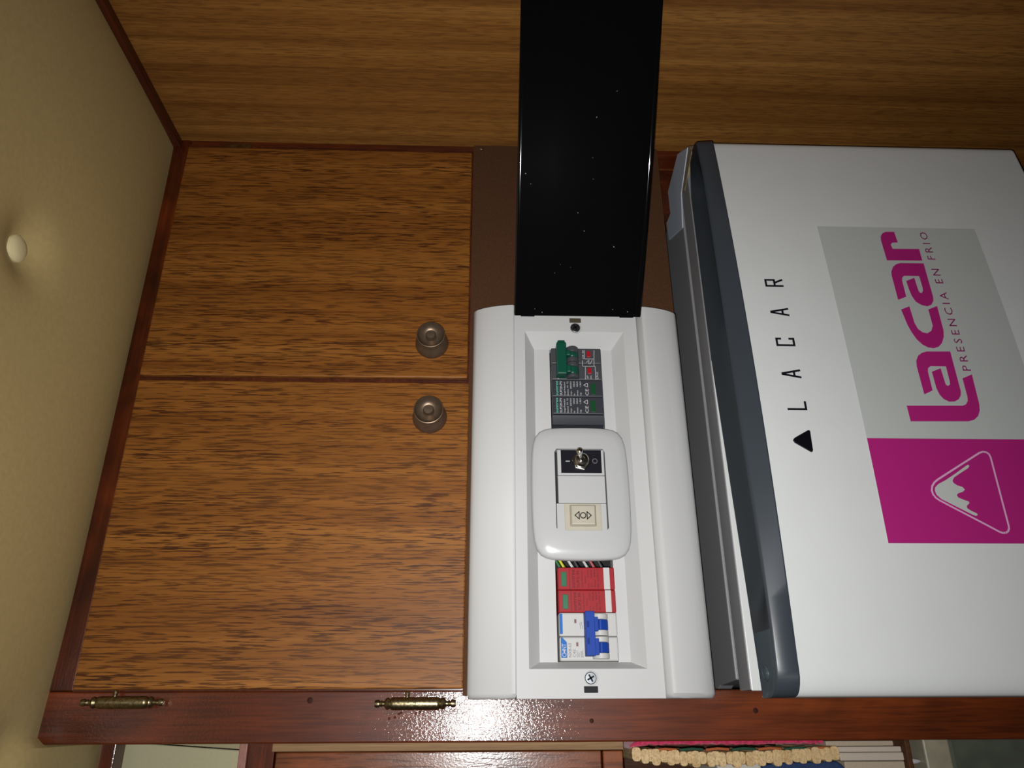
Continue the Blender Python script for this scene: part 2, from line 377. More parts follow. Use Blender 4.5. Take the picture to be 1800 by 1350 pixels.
# ------------------------------------------------------------------ the distribution box
PF = -0.026                                # front of the middle plate
BX0, BX1 = 0.0100, 0.3268
dbx = thing('distribution_box', (0.168, 0.0, -0.1692), 'white plastic electrical distribution box with its black lid swung open', 'electrical box')
zU0, zU1, zL0, zL1 = 0.0115, -0.0238, -0.1305, -0.1690
def cover(profile, name):
    rings = []
    for X, dz, dy in ((BX0, 0.0028, 0.0034), (BX0 + 0.0012, 0.0012, 0.0018), (BX0 + 0.0034, 0.0, 0.0), (BX1 - 0.0008, 0.0, 0.0), (BX1, 0.0006, 0.0008)):
        zs = [q[0] for q in profile]; zc = (min(zs) + max(zs)) / 2; hw = (max(zs) - min(zs)) / 2
        rings.append([(X, min(y + dy, -0.0031) if y < -0.004 else y, zc + (z - zc) * (1 - dz / hw * 0.4)) for z, y in profile])
    return MB().loft(rings).build(name, WHITE, dbx, smooth=True)
up = [(zU0, -0.0031), (zU0, -0.0155), (zU0 - 0.0010, -0.0185), (zU0 - 0.0035, -0.0213), (zU0 - 0.009, -0.0247), (zU0 - 0.016, -0.0276), (zU0 - 0.024, -0.0298), (zU1 + 0.0045, -0.0311), (zU1 + 0.0010, -0.0314), (zU1, -0.0306), (zU1, -0.0031)]
lo = [(zL1, -0.0031), (zL1, -0.0155), (zL1 + 0.0010, -0.0185), (zL1 + 0.0035, -0.0213), (zL1 + 0.009, -0.0247), (zL1 + 0.016, -0.0276), (zL1 + 0.024, -0.0298), (zL0 - 0.0075, -0.0312), (zL0 - 0.0050, -0.0312), (zL0 - 0.0036, -0.0305), (zL0, -0.0250), (zL0, -0.0031)]
cover(up, 'side_cover'); cover(lo, 'side_cover')
# middle plate with a stepped recess and the module slot
RX0, RX1 = at(1040, 1175.5, PF).x, at(1010, 583, PF).x
RZ0, RZ1 = -0.1185, -0.0330
FY = -0.0150
IX0, IX1, IZ0, IZ1 = RX0 + 0.0050, RX1 - 0.0125, RZ0 + 0.0095, RZ1 - 0.0085
SX0, SX1, SZ0, SZ1 = at(1035, 1164, FY).x, at(1010, 611, FY).x, -0.0998, -0.0548
def rect(x0, x1, z0, z1): return [(x0, z0), (x1, z0), (x1, z1), (x0, z1)]
plate = MB().loft([[(x, y, z) for x, z in q] for q, y in (
    (rect(BX0, 0.3215, zL0 + 0.0001, zU1 - 0.0001), -0.0031), (rect(BX0, 0.3215, zL0 + 0.0001, zU1 - 0.0001), PF),
    (rect(RX0, RX1, RZ0, RZ1), PF), (rect(IX0, IX1, IZ0, IZ1), FY), (rect(SX0, SX1, SZ0, SZ1), FY), (rect(SX0, SX1, SZ0, SZ1), -0.0031), (rect(BX0, 0.3215, zL0 + 0.0001, zU1 - 0.0001), -0.0031))], False, False)
plate = plate.build('cover_plate', WHITE, dbx, bevel=0.0011, segs=3)
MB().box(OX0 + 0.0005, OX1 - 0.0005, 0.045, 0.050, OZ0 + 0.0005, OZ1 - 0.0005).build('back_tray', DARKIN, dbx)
for (u, v, sl) in ((1011, 577, (1011, 563.5)), (1038, 1192, (1039, 1212))):
    p = at(u, v, PF)
    MB().lathe((p.x, PF - 0.0002, p.z - 0.0005), (0, 1, 0), [(0.0054, 0), (0.0046, 0.00025)], 24).build('screw_recess', WHITE2, dbx, smooth=True)
    sc = MB().lathe((p.x, PF - 0.0002, p.z), (0, -1, 0), [(0.0042, 0), (0.0042, 0.0009), (0.0037, 0.0013), (0, 0.00135)], 24).build('screw', STEEL, dbx, smooth=True)
    cr = MB()
    for a in (0.5, 0.5 + math.pi / 2):
        d = Vector((math.cos(a), math.sin(a))) * 0.0027; q = Vector((-d.y, d.x)) * 0.22
        P2 = Vector((p.x, p.z))
        cr.prism([tuple(P2 + d + q), tuple(P2 - d + q), tuple(P2 - d - q), tuple(P2 + d - q)], PF - 0.0019, PF - 0.0012)
    cr.build('cross_slot', BLACKL, sc)
    q = at(*sl, PF)
    MB().box(q.x - 0.0022, q.x + 0.0022, PF - 0.0003, PF + 0.0003, q.z - 0.0050, q.z + 0.0050).build('latch_slot', BLACKL if v > 800 else mat('brown_slot', (0.05, 0.035, 0.02, 1), 0.7), dbx, bevel=0.0002)
# lid: black smoked plastic, hinged at the far end of the plate, leaning towards the teak wall
LA = math.radians(40.3); LH = Vector((0.3165, -0.0300)); LL = 0.272
ld = Vector((math.cos(LA), -math.sin(LA))); ln = Vector((-math.sin(LA), -math.cos(LA)))     # ln points to the camera side
lz0, lz1 = -0.1342, -0.0236
rings = []; N = 26
for k in range(N + 1):
    s = LL * k / N
    bow = 0.0042 * math.sin(math.pi * s / LL)
    c = LH + ld * s + ln * bow
    t = 0.0022
    prof = [(lz0, -0.0060), (lz0, -0.0004), (lz0 + 0.0006, 0.0), (lz0 + 0.0016, 0.0004), (lz0 + 0.0030, 0.0002), (lz0 + 0.0042, -0.0004), (lz0 + 0.0058, 0.0002), (lz0 + 0.030, 0.0001), ((lz0 + lz1) / 2, 0.0), (lz1 - 0.030, 0.0001),
            (lz1 - 0.0035, 0.0002), (lz1 - 0.0016, 0.0004), (lz1 - 0.0006, 0.0), (lz1, -0.0004), (lz1, -0.0060), (lz1 - 0.002, -0.0060), (lz1 - 0.002, -0.0016), (lz0 + 0.002, -0.0016), (lz0 + 0.002, -0.0060)]
    rings.append([(c.x + ln.x * h, c.y + ln.y * h, z) for z, h in prof])
lid = MB().loft(rings).build('lid', BLACKP, dbx, smooth=True, label='open smoked black lid')
DUST = mat('pale_dust', (0.35, 0.36, 0.38, 1), 0.7)
rnd = random.Random(3)
for (u, v) in ((940, 543), (953, 549), (1077, 544), (1103, 548), (1016, 374), (985, 465), (1003, 470), (1079, 434), (1042, 277), (1043, 315), (924, 305), (933, 323), (1049, 206), (1085, 160), (1027, 406), (975, 480)):
    # position along the lid from the pixel: step until the lid point projects to that row
    d = r0 * ((u - 900) / FPX) + r1 * ((v - 675) / FPX) + r2
    t_ = ((LH.x - CAM.x) * ln.x + (LH.y - CAM.y) * ln.y + 0.0062) / (d.x * ln.x + d.y * ln.y)
    p = CAM + d * t_
    rr = rnd.uniform(0.0002, 0.0005)
    MB().lathe((p.x - ln.x * 0.001, p.y - ln.y * 0.001, p.z), (ln.x, ln.y, 0), [(rr, 0), (rr, 0.0014), (rr * 0.4, 0.0019), (0, 0.0020)], 7).build('dust_speck', DUST, lid)
for z in (lz0 + 0.012, lz1 - 0.012): MB().lathe((LH.x + 0.003, LH.y + 0.0045, z - 0.006), (0, 0, 1), [(0.0018, 0), (0.0018, 0.012)], 14).build('lid_hinge', BLACKP, dbx, smooth=True)

# ------------------------------------------------------------------ modules in the slot
MY = -0.0215
def mx(v, u=1010): return at(u, v, MY).x
def mz(u, v): return at(u, v, MY).z
zt, zb_ = -0.0556, -0.0988
def txt(body, xr, z, h, mt, parent, y=MY, name='lettering', eps=0.0004):
    return text_mesh(body, xr, z, h, y, eps).build(name, mt, parent)
def rectdecal(x0, x1, z0, z1, mt, parent, name, y=MY, th=0.0006, bev=0.0):
    return MB().box(x0, x1, y - th, y + 0.0005, z0, z1).build(name, mt, parent, bevel=bev)

# green-handled two-pole breaker
gx0, gx1 = mx(667.5), mx(612)
g = thing('circuit_breaker', ((gx0 + gx1) / 2, MY, zb_), 'dark grey two-pole circuit breaker with a green toggle bar, nearest the black lid', 'circuit breaker', 'two-pole breakers in the box')
xm = (gx0 + gx1) / 2
for a, c in ((gx0, xm - 0.0001), (xm + 0.0001, gx1)):
    MB().box(a, c, MY, 0.036, zb_, zt).build('pole_body', GREY, g, bevel=0.0010)
b = MB()
zc = mz(1006, 640); rr = 0.0056
for a, c in ((gx0 + 0.0006, gx0 + 0.0036), (xm - 0.0042, xm - 0.0003), (xm + 0.0003, xm + 0.0042), (gx1 - 0.0056, gx1 - 0.0006)):
    b = MB(); b.loft([[(X, MY + 0.001 - (rr + 0.0015) * math.sin(math.pi * i / 12), zc + rr * math.cos(math.pi * i / 12)) for i in range(13)] for X in (a, c)]); b.build('toggle_hub', GREY, g, smooth=True, bevel=0.0005)
b = MB()
for a, c in ((gx0 + 0.0038, xm - 0.0044), (xm + 0.0044, gx1 - 0.0058)):
    b.loft([[(X, MY + 0.001 - (rr + 0.0012) * math.sin(math.pi * i / 12), zc + rr * math.cos(math.pi * i / 12)) for i in range(13)] for X in (a, c)])
hz0, hz1 = mz(994, 640) , mz(977, 640)
b.box(gx0 + 0.0010, gx1 + 0.0006, MY - 0.0105, MY + 0.0005, hz0, hz1)
b.box(gx1 - 0.006, gx1 + 0.0026, MY - 0.0100, MY - 0.004, hz0 + 0.001, hz1 - 0.001)
b.box(gx0 + 0.0038, xm - 0.0044, MY - 0.0080, MY, hz0 - 0.004, hz0); b.box(xm + 0.0044, gx1 - 0.0058, MY - 0.0080, MY, hz0 - 0.004, hz0)
b.build('toggle', GREEN, g, bevel=0.0009)
for (u, v) in ((1034.5, 623), (1036.5, 652)):
    rectdecal(mx(v + 5), mx(v - 5.5), mz(u + 3.6, v), mz(u - 3.6, v), REDI, g, 'indicator', bev=0.0004)
for pts in (((1027, 616), (1027, 631), (1044, 631)), ((1044, 616), (1044, 644)), ((1024, 634), (1024, 644), (1046, 644)), ((1029, 644), (1029, 667)), ((1046, 644), (1047, 667)), ((1031, 637), (1035, 633), (1035, 640)), ((1037, 640), (1041, 633))):
    stroke_decal([(mx(v), mz(u, v)) for u, v in pts], 0.00035, MY, 0.0004).build('printed_line', WTXT, g)
txt('SL7N-63', (mx(667), mx(654)), mz(1051.5, 660), 0.0017, WTXT, g)
txt('suntree', (mx(667), mx(653)), mz(982, 660), 0.0016, WTXT, g, MY)
txt('CE 30', (mx(631), mx(616)), mz(1026, 623), 0.0014, WTXT, g)
txt('2P', (mx(666), mx(660)), mz(1034, 660), 0.0013, WTXT, g)
txt('DC', (mx(666), mx(660)), mz(1040, 660), 0.0013, WTXT, g)

# two grey surge protectors and the grey stepped end piece
for k, (v0, v1, lab) in enumerate(((697, 668.2, 'dark grey surge protector with mint lettering, directly beside the green-handled breaker'), (727.5, 697.6, 'dark grey surge protector with mint lettering, beside the plain grey end piece'))):
    a, c = mx(v0), mx(v1)
    s = thing('surge_protector', ((a + c) / 2, MY, zb_), lab, 'surge protector', 'surge protectors in the box')
    MB().box(a, c, MY, 0.034, zb_, zt).build('body', GREYD, s, bevel=0.0008)
    sp = c - a; vm = (v0 + v1) / 2
    rectdecal(a + sp * 0.12, a + sp * 0.78, mz(1047, vm), mz(1038.5, vm), GWIN, s, 'indicator_window', th=0.0003, bev=0.0002)
    txt('suntree', (a + sp * 0.06, a + sp * 0.93), mz(981, vm), 0.0023, GTXT, s)
    txt('SUP2H-PV', (a + sp * 0.06, a + sp * 0.93), mz(988, vm), 0.0020, WTXT, s)
    for i, (tx, wd) in enumerate((('Surge Protective', 0.86), ('Device  PV  T2', 0.9), ('Ucpv   500VDC', 0.92), ('In        20kA', 0.92), ('Imax    40kA', 0.92), ('Up       1.8kV', 0.92))):
        txt(tx, (a + sp * 0.06, a + sp * wd), mz(993.5 + i * 5.6, vm), 0.00125, WTXT, s, name='small_print')
    txt('CE', (a + sp * 0.06, a + sp * 0.46), mz(1034, vm), 0.0026, WTXT, s)
    tx0, tx1, tz0, tz1 = a + sp * 0.56, a + sp * 0.82, mz(1033, vm), mz(1026, vm)
    stroke_decal([(tx0, tz0), (tx1, tz0), ((tx0 + tx1) / 2, tz1)], 0.0004, MY, 0.0004, closed=True).build('warning_triangle', WTXT, s)
a, c = mx(752), mx(728.2)
e = thing('module_end_piece', ((a + c) / 2, MY, zb_), 'plain charcoal stepped end piece tucked under the white switch plate', 'module')
b = MB(); b.loft([[(a, 0.03, z), (a, -0.004, z), (a + 0.004, -0.010, z), (c - 0.007, -0.0155, z), (c - 0.003, -0.0185, z), (c - 0.0004, -0.0200, z), (c - 0.0004, 0.03, z)] for z in (zb_, zt)])
b.build('body', GREYD, e, smooth=True); MB().box(a + 0.005, a + 0.0058, -0.0135, -0.008, zb_ + 0.008, zt - 0.008).build('rib', GREY, e)

# two red surge protectors
zt2, zb2 = -0.0561, -0.0992
for k, (v0, v1, lab) in enumerate(((1036.6, 997.5, 'red surge protector with a green window, just under the white switch plate'), (1076.5, 1037.2, 'red surge protector with a green window, touching the blue-handled breaker'))):
    a, c = mx(v0, 1030), mx(v1, 1030); sp = c - a; vm = (v0 + v1) / 2
    s = thing('surge_protector', ((a + c) / 2, MY, zb2), lab, 'surge protector', 'surge protectors in the box')
    MB().box(a, c, MY, 0.034, zb2, zt2).build('body', RED, s, bevel=0.0007)
    du = (k * 3.0)
    wn = rectdecal(a + sp * 0.15, a + sp * 0.80, mz(996 + du, vm), mz(986 + du, vm), GWIN2, s, 'indicator_window', th=0.0005, bev=0.0003)
    MB().box(a + 0.0002, c - 0.0002, MY - 0.0006, MY + 0.001, mz(1071.5 + du, vm), mz(1061 + du, vm)).build('white_strip', WHITE, s)
    stroke_decal([(a + 0.0003, mz(1001 + du, vm)), (c - 0.0003, mz(1001 + du, vm))], 0.0003, MY, 0.0003).build('groove_line', RTXT, s)
    txt('suntree', (a + sp * 0.07, a + sp * 0.90), mz(1010 + du, vm), 0.0028, RTXT, s)
    txt('SUP2-30', (a + sp * 0.09, a + sp * 0.86), mz(1018 + du, vm), 0.0021, RTXT, s)
    for i, (tx, w0, w1) in enumerate((('Surge Protective', 0.1, 0.85), ('Device', 0.3, 0.62), ('Uc     275V', 0.1, 0.9), ('In     20kA', 0.14, 0.9), ('Imax  40kA', 0.12, 0.92), ('IEC 61643-11', 0.1, 0.92))):
        txt(tx, (a + sp * w0, a + sp * w1), mz(1024 + i * 5.6 + du, vm), 0.0012, RTXT, s, name='small_print')

# blue-handled two-pole breaker
v0, v1 = 1162, 1077
a, c = mx(v0, 1030), mx(v1, 1030); xm = (a + c) / 2; vm = (v0 + v1) / 2
g = thing('circuit_breaker', (xm, MY, zb2), 'white two-pole circuit breaker with a bright blue toggle bar', 'circuit breaker', 'two-pole breakers in the box')
MWHITE = mat('module_white_plastic', (0.43, 0.427, 0.415, 1), 0.45, spec=0.25)
for p0, p1 in ((a, xm - 0.00015), (xm + 0.00015, c)):
    MB().box(p0, p1, MY, 0.036, zb2, zt2).build('pole_body', MWHITE, g, bevel=0.0011)
def Z2(u): return mz(u, vm)
zc = Z2(1055); rr = 0.0064
for p0, p1 in ((a + 0.0012, a + 0.0052), (xm - 0.0042, xm - 0.0003), (xm + 0.0003, xm + 0.0042), (c - 0.0052, c - 0.0012)):
    MB().loft([[(X, MY + 0.001 - (rr + 0.001) * math.sin(math.pi * i / 12), zc + rr * math.cos(math.pi * i / 12)) for i in range(13)] for X in (p0, p1)]).build('toggle_hub', MWHITE, g, smooth=True, bevel=0.0005)
b = MB()
for p0, p1 in ((a + 0.0054, xm - 0.0044), (xm + 0.0044, c - 0.0054)):
    b.loft([[(X, MY + 0.001 - (rr + 0.0004) * math.sin(math.pi * i / 12), zc + rr * math.cos(math.pi * i / 12)) for i in range(13)] for X in (p0, p1)])
    for q in (-0.0012, 0.0012, 0.0034): b.box(p0, p1, MY - 0.0076, MY - 0.003, zc + q - 0.0003, zc + q + 0.0003)
hz0, hz1 = Z2(1043), Z2(1027)
b.box(a + 0.0030, c - 0.0002, MY - 0.0110, MY + 0.0005, hz0, hz1)
b.box(a + 0.0036, a + 0.0150, MY - 0.0090, MY, hz0 - 0.0028, hz0); b.box(xm + 0.003, c - 0.004, MY - 0.0090, MY, hz0 - 0.0028, hz0)
tg = b.build('toggle', BLUE, g, bevel=0.0010)
for v in (1100, 1129):
    X = mx(v, 1030); MB().box(X - 0.0021, X + 0.0021, MY - 0.0114, MY - 0.0108, Z2(1033), Z2(1029)).build('toggle_notch', BLUED, tg)
rectdecal(xm + 0.0018, c - 0.0006, Z2(989.5), Z2(984.5), BLUEL, g, 'blue_stripe', th=0.0004, bev=0.0002)
lx0, lx1, lz_0, lz_1 = a + 0.0022, xm - 0.0006, Z2(996), Z2(985.5)
poly_decal([(lx0, lz_0), (lx1 - 0.0034, lz_0), (lx1, lz_1 - 0.0012), (lx1, lz_1), (lx0, lz_1)], MY, 0.0004).build('logo_patch', BLUEL, g)
txt('CHNT', (lx0 + 0.0006, lx1 - 0.0044), Z2(994.4), 0.0031, WHITE, g, eps=0.0008)
stroke_decal([(lx0 + 0.0036, Z2(991)), (lx0 + 0.0052, Z2(991))], 0.0007, MY, 0.0009).build('logo_bar', WHITE, g)
DGT = mat('dark_grey_print', (0.07, 0.07, 0.085, 1), 0.5)
txt('NXB-63', (a + 0.0026, a + 0.0122), Z2(1003.5), 0.0021, DGT, g)
txt('C40', (a + 0.0026, a + 0.0078), Z2(1011), 0.0021, DGT, g)
for u, w1 in ((1013.5, 0.0074), (1023.5, 0.0074)):
    stroke_decal([(a + 0.0024, Z2(u)), (a + w1, Z2(u))], 0.00028, MY, 0.0004).build('printed_line', DGT, g)
txt('400V~', (a + 0.0026, a + 0.0066), Z2(1018), 0.0013, DGT, g); txt('6000', (a + 0.0026, a + 0.0066), Z2(1022.5), 0.0014, DGT, g)
for v, u in ((1092, 1012), (1132.5, 1014)):
    X = mx(v, 1030); rectdecal(X - 0.0014, X + 0.0014, Z2(u + 2.1), Z2(u - 1.6), MARO, g, 'contact_window', th=0.0003)
for u in (1021, 1024):
    X = mx(1098, 1030); stroke_decal([(X - 0.003, Z2(u)), (X - 0.0008, Z2(u)), (X + 0.0004, Z2(u - 1.4)), (X + 0.002, Z2(u))], 0.00028, MY, 0.0004).build('printed_line', DGT, g)

# wires peeping out between plate and red modules
for nm, colr, u, lab in (('wire', (0.01, 0.11, 0.03, 1), 981, 'green wire'), ('wire', (0.45, 0.42, 0.03, 1), 988, 'yellow wire'), ('wire', (0.45, 0.46, 0.45, 1), 1003, 'pale grey wire'),
                         ('wire', (0.02, 0.02, 0.025, 1), 1013, 'black wire'), ('wire', (0.40, 0.40, 0.38, 1), 1029, 'off-white wire'), ('wire', (0.30, 0.06, 0.06, 1), 1041, 'dull red wire'), ('wire', (0.03, 0.03, 0.03, 1), 1055, 'dark thick wire')):
    p = at(u, 993, -0.012); r = 0.0011
    o = MB().tube([(p.x + 0.012, 0.012, p.z + 0.006), (p.x + 0.008, -0.004, p.z + 0.004), (p.x + 0.003, -0.0112, p.z + 0.0015), (p.x - 0.001, -0.0120, p.z - 0.001), (p.x - 0.0016, -0.006, p.z - 0.003), (p.x - 0.0016, 0.02, p.z - 0.004)], r, 8).build(nm, mat(lab.replace(' ', '_'), colr, 0.45), smooth=True)
    tag(o, lab + ' showing in the gap above the red module', 'wire', 'wires in the gap below the switch plate')

# ------------------------------------------------------------------ the white switch plate with three modules
SY = -0.0290
sw = thing('switch_plate', (0.155, FY, -0.117), 'glossy white bulging switch plate across the middle of the electrical box', 'switch plate')
cx = (at(1020, 750, SY).x + at(1024, 984.5, SY).x) / 2; hx = (at(1020, 750, SY).x - at(1024, 984.5, SY).x) / 2
zl, zr = at(934.5, 875, SY).z, at(1109, 875, SY).z
cz = (zl + zr) / 2; hz = (zl - zr) / 2
wx0, wx1, wz1, wz0 = at(1024, 934.4, SY).x, at(1018, 790, SY).x, at(976, 860, SY).z, at(1066, 860, SY).z
NS = 72
def outline(k, ox=0.0):
    pts = []
    for i in range(NS):
        t = 2 * math.pi * (i + 0.5) / NS; c_, s_ = math.cos(t), math.sin(t); n_ = 7.5
        q = (abs(c_) ** n_ + abs(s_) ** n_) ** (-1 / n_)
        x, z = q * c_, q * s_
        x *= 1 - 0.035 * z * z; z *= 1 - 0.05 * x * x
        pts.append((cx + x * hx * k[0], cz + z * hz * k[1]))
    return pts
def winpts(e=0.0):
    pts = []
    for i in range(NS):
        t = 2 * math.pi * (i + 0.5) / NS; c_, s_ = math.cos(t) / ((wx1 - wx0) / 2), math.sin(t) / ((wz1 - wz0) / 2) * 1.0
        c_, s_ = math.cos(t), math.sin(t); q = 1 / max(abs(c_), abs(s_))
        pts.append(((wx0 + wx1) / 2 + q * c_ * ((wx1 - wx0) / 2 - e), (wz0 + wz1) / 2 + q * s_ * ((wz1 - wz0) / 2 - e)))
    return pts
rg = []
for q, y in ((outline((0.96, 0.80)), FY - 0.0002), (outline((1.0, 1.0)), SY + 0.0052), (outline((1.0, 1.0)), SY + 0.0040), (outline((0.995, 0.993)), SY + 0.0022), (outline((0.984, 0.978)), SY + 0.0009), (outline((0.965, 0.955)), SY + 0.0002), (outline((0.85, 0.82)), SY - 0.0010)):
    rg.append([(x, y, z) for x, z in q])
rg.append([(x, SY - 0.0016, z) for x, z in winpts()]); rg.append([(x, SY + 0.008, z) for x, z in winpts()])
rg.append(list(rg[0]))
MB().loft(rg, False, False).build('plate', WHITE2, sw, smooth=True)
WY = SY - 0.0013
def wv(v): return at(1022, v, WY).x
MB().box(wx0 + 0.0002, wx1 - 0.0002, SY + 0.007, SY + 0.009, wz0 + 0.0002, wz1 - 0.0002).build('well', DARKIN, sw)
def module(v0, v1, name, mt=None, z1=None):
    return MB().box(wv(v0), wv(v1), WY, SY + 0.007, wz0 + 0.0009, (wz1 - 0.0022) if z1 is None else z1).build(name, mt or WHITE2, sw, bevel=0.0005)
tgm = module(835.3, 790.8, 'toggle_module'); blk = module(884.0, 836.2, 'blank_module'); rkm = module(933.8, 884.8, 'rocker_module', z1=wz1 - 0.0006)
lz_t, lz_b = at(986, 811, WY).z, at(1057, 811, WY).z
MB().box(wv(831.5), wv(791.6), WY - 0.0004, WY, lz_b, lz_t).build('black_label', BLACKL, tgm)
p = at(1021.5, 812, WY); c3 = (p.x, WY - 0.0002, p.z)
hexp = []
for i in range(6):
    hexp.append((p.x + 0.0078 * math.cos(math.pi / 3 * i + 0.3), p.z + 0.0078 * math.sin(math.pi / 3 * i + 0.3)))
MB().prism(hexp, WY - 0.0030, WY - 0.0003).build('nut', CHROME, tgm, bevel=0.0006)
MB().lathe(c3, (0, -1, 0), [(0.0055, 0.002), (0.0055, 0.0042), (0.0050, 0.0048), (0.0055, 0.0054), (0.0050, 0.0060), (0.0054, 0.0066), (0.0046, 0.0074), (0.0030, 0.0076), (0.0026, 0.0060)], 26).build('bushing', CHROME, tgm, smooth=True)
lv0 = Vector(c3) + Vector((0, -0.0065, 0)); ldir = Vector((0.22, -0.93, 0.27)).normalized()
MB().lathe(lv0, ldir, [(0.0016, 0), (0.0017, 0.004), (0.0024, 0.0095), (0.0027, 0.0120), (0.0025, 0.0138), (0.0014, 0.0148), (0, 0.0151)], 22).build('lever', CHROME, tgm, smooth=True)
txt('I', (at(998, 811, WY).x - 0.0003, at(998, 811, WY).x + 0.0003), at(1001.5, 811, WY).z, 0.0034, WTXT, tgm, WY, eps=0.0006)
q = at(1045.5, 810.8, WY); stroke_decal([(q.x + 0.0018 * math.cos(i * math.pi / 10), q.z + 0.0018 * math.sin(i * math.pi / 10)) for i in range(20)], 0.0006, WY, 0.0006, closed=True).build('zero_mark', WTXT, tgm)
# rocker
kz1, kz0 = at(992.5, 908, WY).z, at(1057, 908, WY).z
MB().box(wv(932.6), wv(885.2), WY - 0.0006, WY, kz0, kz1).build('rocker_bezel', CREAM, rkm, bevel=0.0004)
ka, kb, kc, kd = wv(926.5), wv(887.6), at(1048, 908, WY).z, at(1001, 908, WY).z
rk = MB(); e = 0.0014
rk.loft([[(x, y, z) for x, z in rect(ka, kb, kc, kd)] if j == 0 else [(x, y, z) for x, z in rect(ka + e, kb - e, kc + e, kd - e)] for j, y in ((0, WY - 0.0006), (1, WY - 0.0040))])
rk.build('rocker', CREAM, rkm, bevel=0.0006)
RY = WY - 0.0040
q = at(1025, 906, RY)
stroke_decal([(q.x + 0.0021 * math.cos(i * math.pi / 12), q.z + 0.0021 * math.sin(i * math.pi / 12)) for i in range(24)], 0.0007, RY, 0.0003, closed=True).build('circle_mark', BLACKL, rkm)
for s in (1, -1):
    q0 = at(1025 - s * 14.2, 906, RY); q1 = at(1025 - s * 7, 906, RY)
    stroke_decal([(q.x, q0.z), (q.x + 0.0029, q1.z), (q.x - 0.0029, q1.z)], 0.0007, RY, 0.0003, closed=True).build('arrow_mark', BLACKL, rkm)

# ------------------------------------------------------------------ the fridge
ZT = -0.1888
fr = thing('mini_fridge', (0.243, 0.15, -0.505), 'small white bow-front fridge with a slate grey handle strip below the electrical box', 'fridge')
MB().box(0.022, 0.466, 0.000, 0.36, -0.500, ZT - 0.012).build('body', FWHITE, fr, bevel=0.003)
b = MB().prism_z([(0.0230, -0.0035), (0.468, -0.0035), (0.468, 0.36), (0.012, 0.36), (0.0120, 0.06), (0.0204, 0.0381)], ZT - 0.0118, ZT - 0.0006)
b.build('top_cover', FTOP, fr, bevel=0.0010)
MB().box(0.0162, 0.462, -0.0110, -0.0037, -0.492, ZT - 0.004).build('door_gasket', BLACKL, fr)
MB().box(0.0150, 0.470, -0.0355, -0.0112, -0.490, ZT).build('door_liner_frame', FTOP, fr, bevel=0.0008)
DX0, DX1 = 0.0095, 0.4775
DZ0, DZ1 = -0.4835, -0.2013
def y_door(x):
    t = (x - 0.243) / 0.233
    y = -0.0885 + 0.0345 * (x - 0.0095) - 0.0105 * (1 - t * t)
    for e_, r_, h_ in ((x - DX0, 0.022, 0.009), (DX1 - x, 0.007, 0.007)):
        if e_ < r_: k = 1 - max(e_, 0) / r_; y += h_ * (1 - math.sqrt(max(0, 1 - k * k)))
    return y
xs = [DX0 + 0.022 * (1 - math.cos(math.pi / 2 * i / 10)) for i in range(11)] + [0.034 + (DX1 - 0.011 - 0.034) * i / 40 for i in range(41)] + [DX1 - 0.007 * (1 - math.sin(math.pi / 2 * i / 6)) for i in range(7)]
xs = sorted(set(round(x, 6) for x in xs))
pl = [(x, y_door(x)) for x in xs] + [(DX1, -0.0356), (DX0, -0.0356)]
fd = MB().prism_z(pl, DZ0, DZ1).build('door', FWHITE, fr, smooth=True, bevel=0.002, segs=3)
# white inner lip seen between handle strip and frame
MB().box(0.0145, 0.272, -0.0372, -0.0357, DZ1 - 0.004, ZT - 0.0003).build('door_lip', FWHITE, fd, bevel=0.0006)
